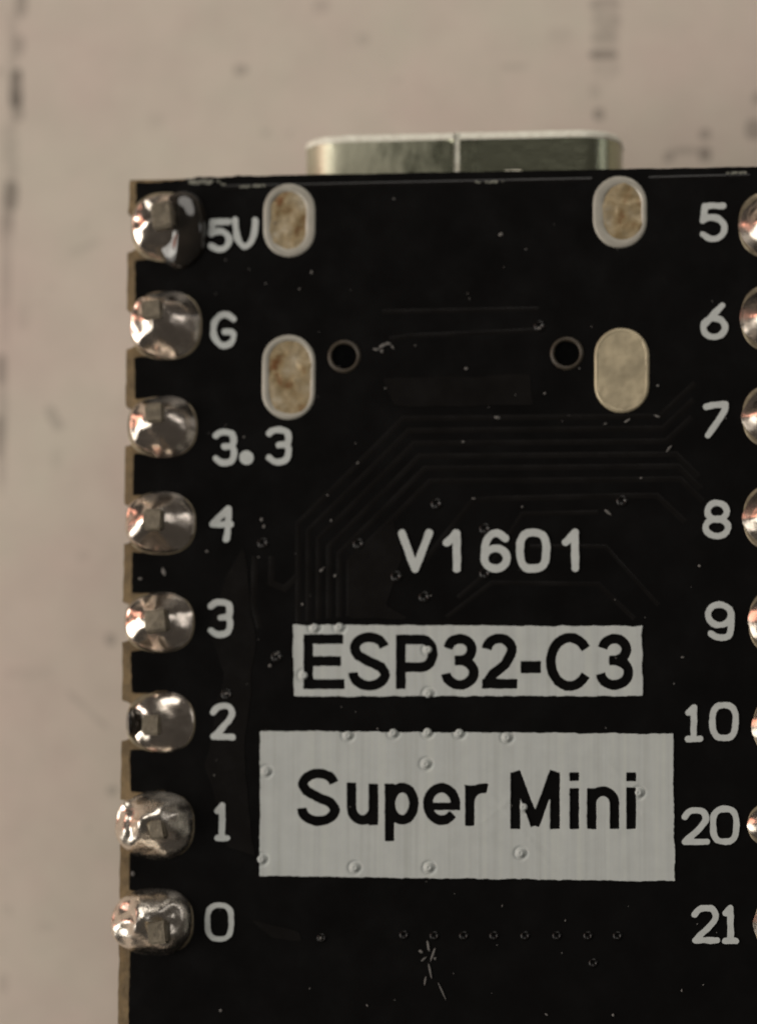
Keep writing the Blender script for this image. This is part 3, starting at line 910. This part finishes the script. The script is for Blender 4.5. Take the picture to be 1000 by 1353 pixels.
# bright rolled lip at the mouth
Lp = []
for inset, d, dz in ((-0.012, 0.20, 0), (-0.03, 0.13, 0), (-0.01, 0.05, 0), (0.05, 0.0, 0), (0.13, 0.0, 0), (th - 0.02, 0.05, 0), (th, 0.11, 0)):
    pr = c_profile(inset, 0.085)
    Lp.append([(x, yo(x) - d + 0.022 * noise.noise((x * 6, z * 6, 3)), dent(x, yo(x), z)) for x, z in pr])
V = []; Fc = []
for r_ in Lp: V += r_
for k in range(len(Lp) - 1):
    for q in range(n - 1): Fc.append((k * n + q, k * n + q + 1, (k + 1) * n + q + 1, (k + 1) * n + q))
bm = bmesh.new(); bv = [bm.verts.new(v) for v in V]
for f_ in Fc: bm.faces.new([bv[i] for i in f_])
bm_obj('lip', bm, M['lip'], usb, True)
# strip of the inner sleeve seen through the seam, and the tongue inside the mouth
def boxm(name, x0, x1, y0, y1, z0, z1, mat_, parent, bev=0.03):
    bm = bmesh.new(); bmesh.ops.create_cube(bm, size=1.0)
    bmesh.ops.scale(bm, verts=bm.verts, vec=(x1 - x0, y1 - y0, z1 - z0))
    if bev: bmesh.ops.bevel(bm, geom=list(bm.edges), offset=bev, segments=2, affect='EDGES')
    bmesh.ops.translate(bm, verts=bm.verts, vec=((x0 + x1) / 2, (y0 + y1) / 2, (z0 + z1) / 2))
    return bm_obj(name, bm, mat_, parent)
boxm('seam_weld', seam - 0.084, seam + 0.084, -5.0, yo(seam) + 0.02, ZU - 0.3, ZU - 0.05, M['lip'], usb)
boxm('tongue', XL + 1.2, XR - 1.2, -5.0, yo(seam) - 0.5, ZU - 1.95, ZU - 1.25, M['plastic'], usb)
tab = at(678, 226, ZU)
boxm('tab', tab[0] - 0.24, tab[0] + 0.24, tab[1] - 0.4, tab[1] + 0.03, ZU - 0.02, ZU + 0.05, M['lip'], usb)

# ------------------------------------------------------------------ scraped spots on the board's top edge
def flake(name, pts, mat_, parent, z=0.05, amp=1.2, seed=1):
    xs_ = np.arange(min(p[0] for p in pts) - 4, max(p[0] for p in pts) + 4, 1.0)
    ys_ = np.arange(min(p[1] for p in pts) - 4, max(p[1] for p in pts) + 4, 1.0)
    A, B = np.meshgrid(xs_, ys_)
    d = np.full(A.shape, 1e9)
    for a, b, r_ in zip(pts[:-1], pts[1:], [p[2] for p in pts[:-1]]):
        d = np.minimum(d, seg_dist(A, B, a[:2], b[:2]) - r_)
    d += wob(A, B, 9, amp, seed)
    def f3(u, v):
        q = at(u, v, 0).copy()
        q[:, 2] = z + 0.02 * np.sin(u * 0.9) * np.cos(v * 1.1)
        return q
    return field_sheet(name, d, xs_, ys_, f3, mat_, parent, thick=0.03, smooth=True)
for k, pts in enumerate([[(252, 241, 3), (280, 240, 3)], [(318, 247, 1.6), (350, 245, 1.6)], [(288, 239, 1.5), (296, 244, 1.5)], [(960, 229, 1.2), (985, 228, 1.2)], [(630, 241, 0.9), (665, 240, 0.9)]]):
    flake('edge_scrape', pts, M['chip'], mask, 0.055, 0.9, 30 + k)

# ------------------------------------------------------------------ dust and crumbs lying on the board: nobody could count them
dm = bmesh.new()
rs = random.Random(5)
def speck(px, py, rx, ry, ang, z=0.06):
    c = at(px, py)
    r_ = bmesh.ops.create_icosphere(dm, subdivisions=1, radius=1.0)
    Mx = Matrix.Translation((c[0], c[1], z)) @ Matrix.Rotation(math.radians(ang), 4, 'Z') @ Matrix.Diagonal((rx * 0.0192, ry * 0.0192, min(rx, ry) * 0.012, 1))
    for v in r_['verts']:
        v.co = Vector([q * (1 + rs.uniform(-0.25, 0.25)) for q in v.co])
        v.co = Mx @ v.co
for a in [(616, 487, 2.6, 2, 0), (657, 552, 5, 2.2, -5), (662, 310, 3.2, 2.4, 20), (884, 593, 6, 1.6, 50), (803, 677, 6, 2, -40), (720, 520, 2, 2, 0), (346, 687, 2.4, 2.4, 0), (349, 696, 2.2, 2.2, 0),
          (425, 754, 3, 2.2, 40), (443, 761, 2, 2, 0), (438, 688, 1.8, 1.8, 0), (473, 612, 2.2, 1.4, 50), (400, 799, 2, 2, 0), (612, 584, 2.5, 1.6, 0), (626, 659, 3, 1.5, 0), (690, 670, 1.6, 1.4, 0),
          (847, 632, 2, 1.6, 0), (868, 550, 4, 1.4, -20), (869, 510, 2.4, 1.6, 0), (575, 1267, 2, 2, 0), (810, 1342, 2, 2, 0), (292, 1336, 2, 2.2, 0), (274, 729, 2.6, 2, 0), (217, 756, 3, 6, 20), (186, 765, 3, 2, 0),
          (357, 880, 2.6, 2.6, 0), (366, 864, 5, 1.6, 35), (299, 917, 4, 1.4, 10), (924, 748, 2.2, 1.8, 0), (902, 869, 3, 1.4, 0), (176, 1155, 3, 4, 10), (396, 382, 1.6, 1.6, 0), (412, 360, 1.4, 2.4, 0),
          (424, 1240, 2, 2, 0), (566, 1250, 2, 8, 10), (572, 1262, 1.5, 10, -20), (560, 1268, 5, 1.6, 40), (568, 1282, 1.4, 12, 12), (562, 1296, 1.2, 7, -8), (584, 1310, 1.0, 14, 25), (556, 1258, 2, 4, 60),
          (498, 462, 5, 2.0, -10), (506, 457, 6, 2.6, 25), (513, 454, 4, 2.2, -10), (519, 459, 3.5, 1.5, -50), (505, 464, 2, 3, 0), (712, 434, 4, 2, 20), (829, 556, 5, 1.6, 30), (800, 560, 3, 1.4, 20), (535, 830, 1.2, 1.2, 0)]:
    speck(*a)
for k in range(85):
    s = rs.choice((0.5, 0.6, 0.7, 0.9, 1.1))
    speck(rs.uniform(275, 960), rs.uniform(250, 1345), s * rs.uniform(0.8, 2.2), s, rs.uniform(0, 180), 0.05)
dust = bm_obj('dust', dm, M['dust'])
dust['kind'] = 'stuff'
dust['label'] = 'pale dust specks and lint scattered on the black board'
dust['category'] = 'dust'
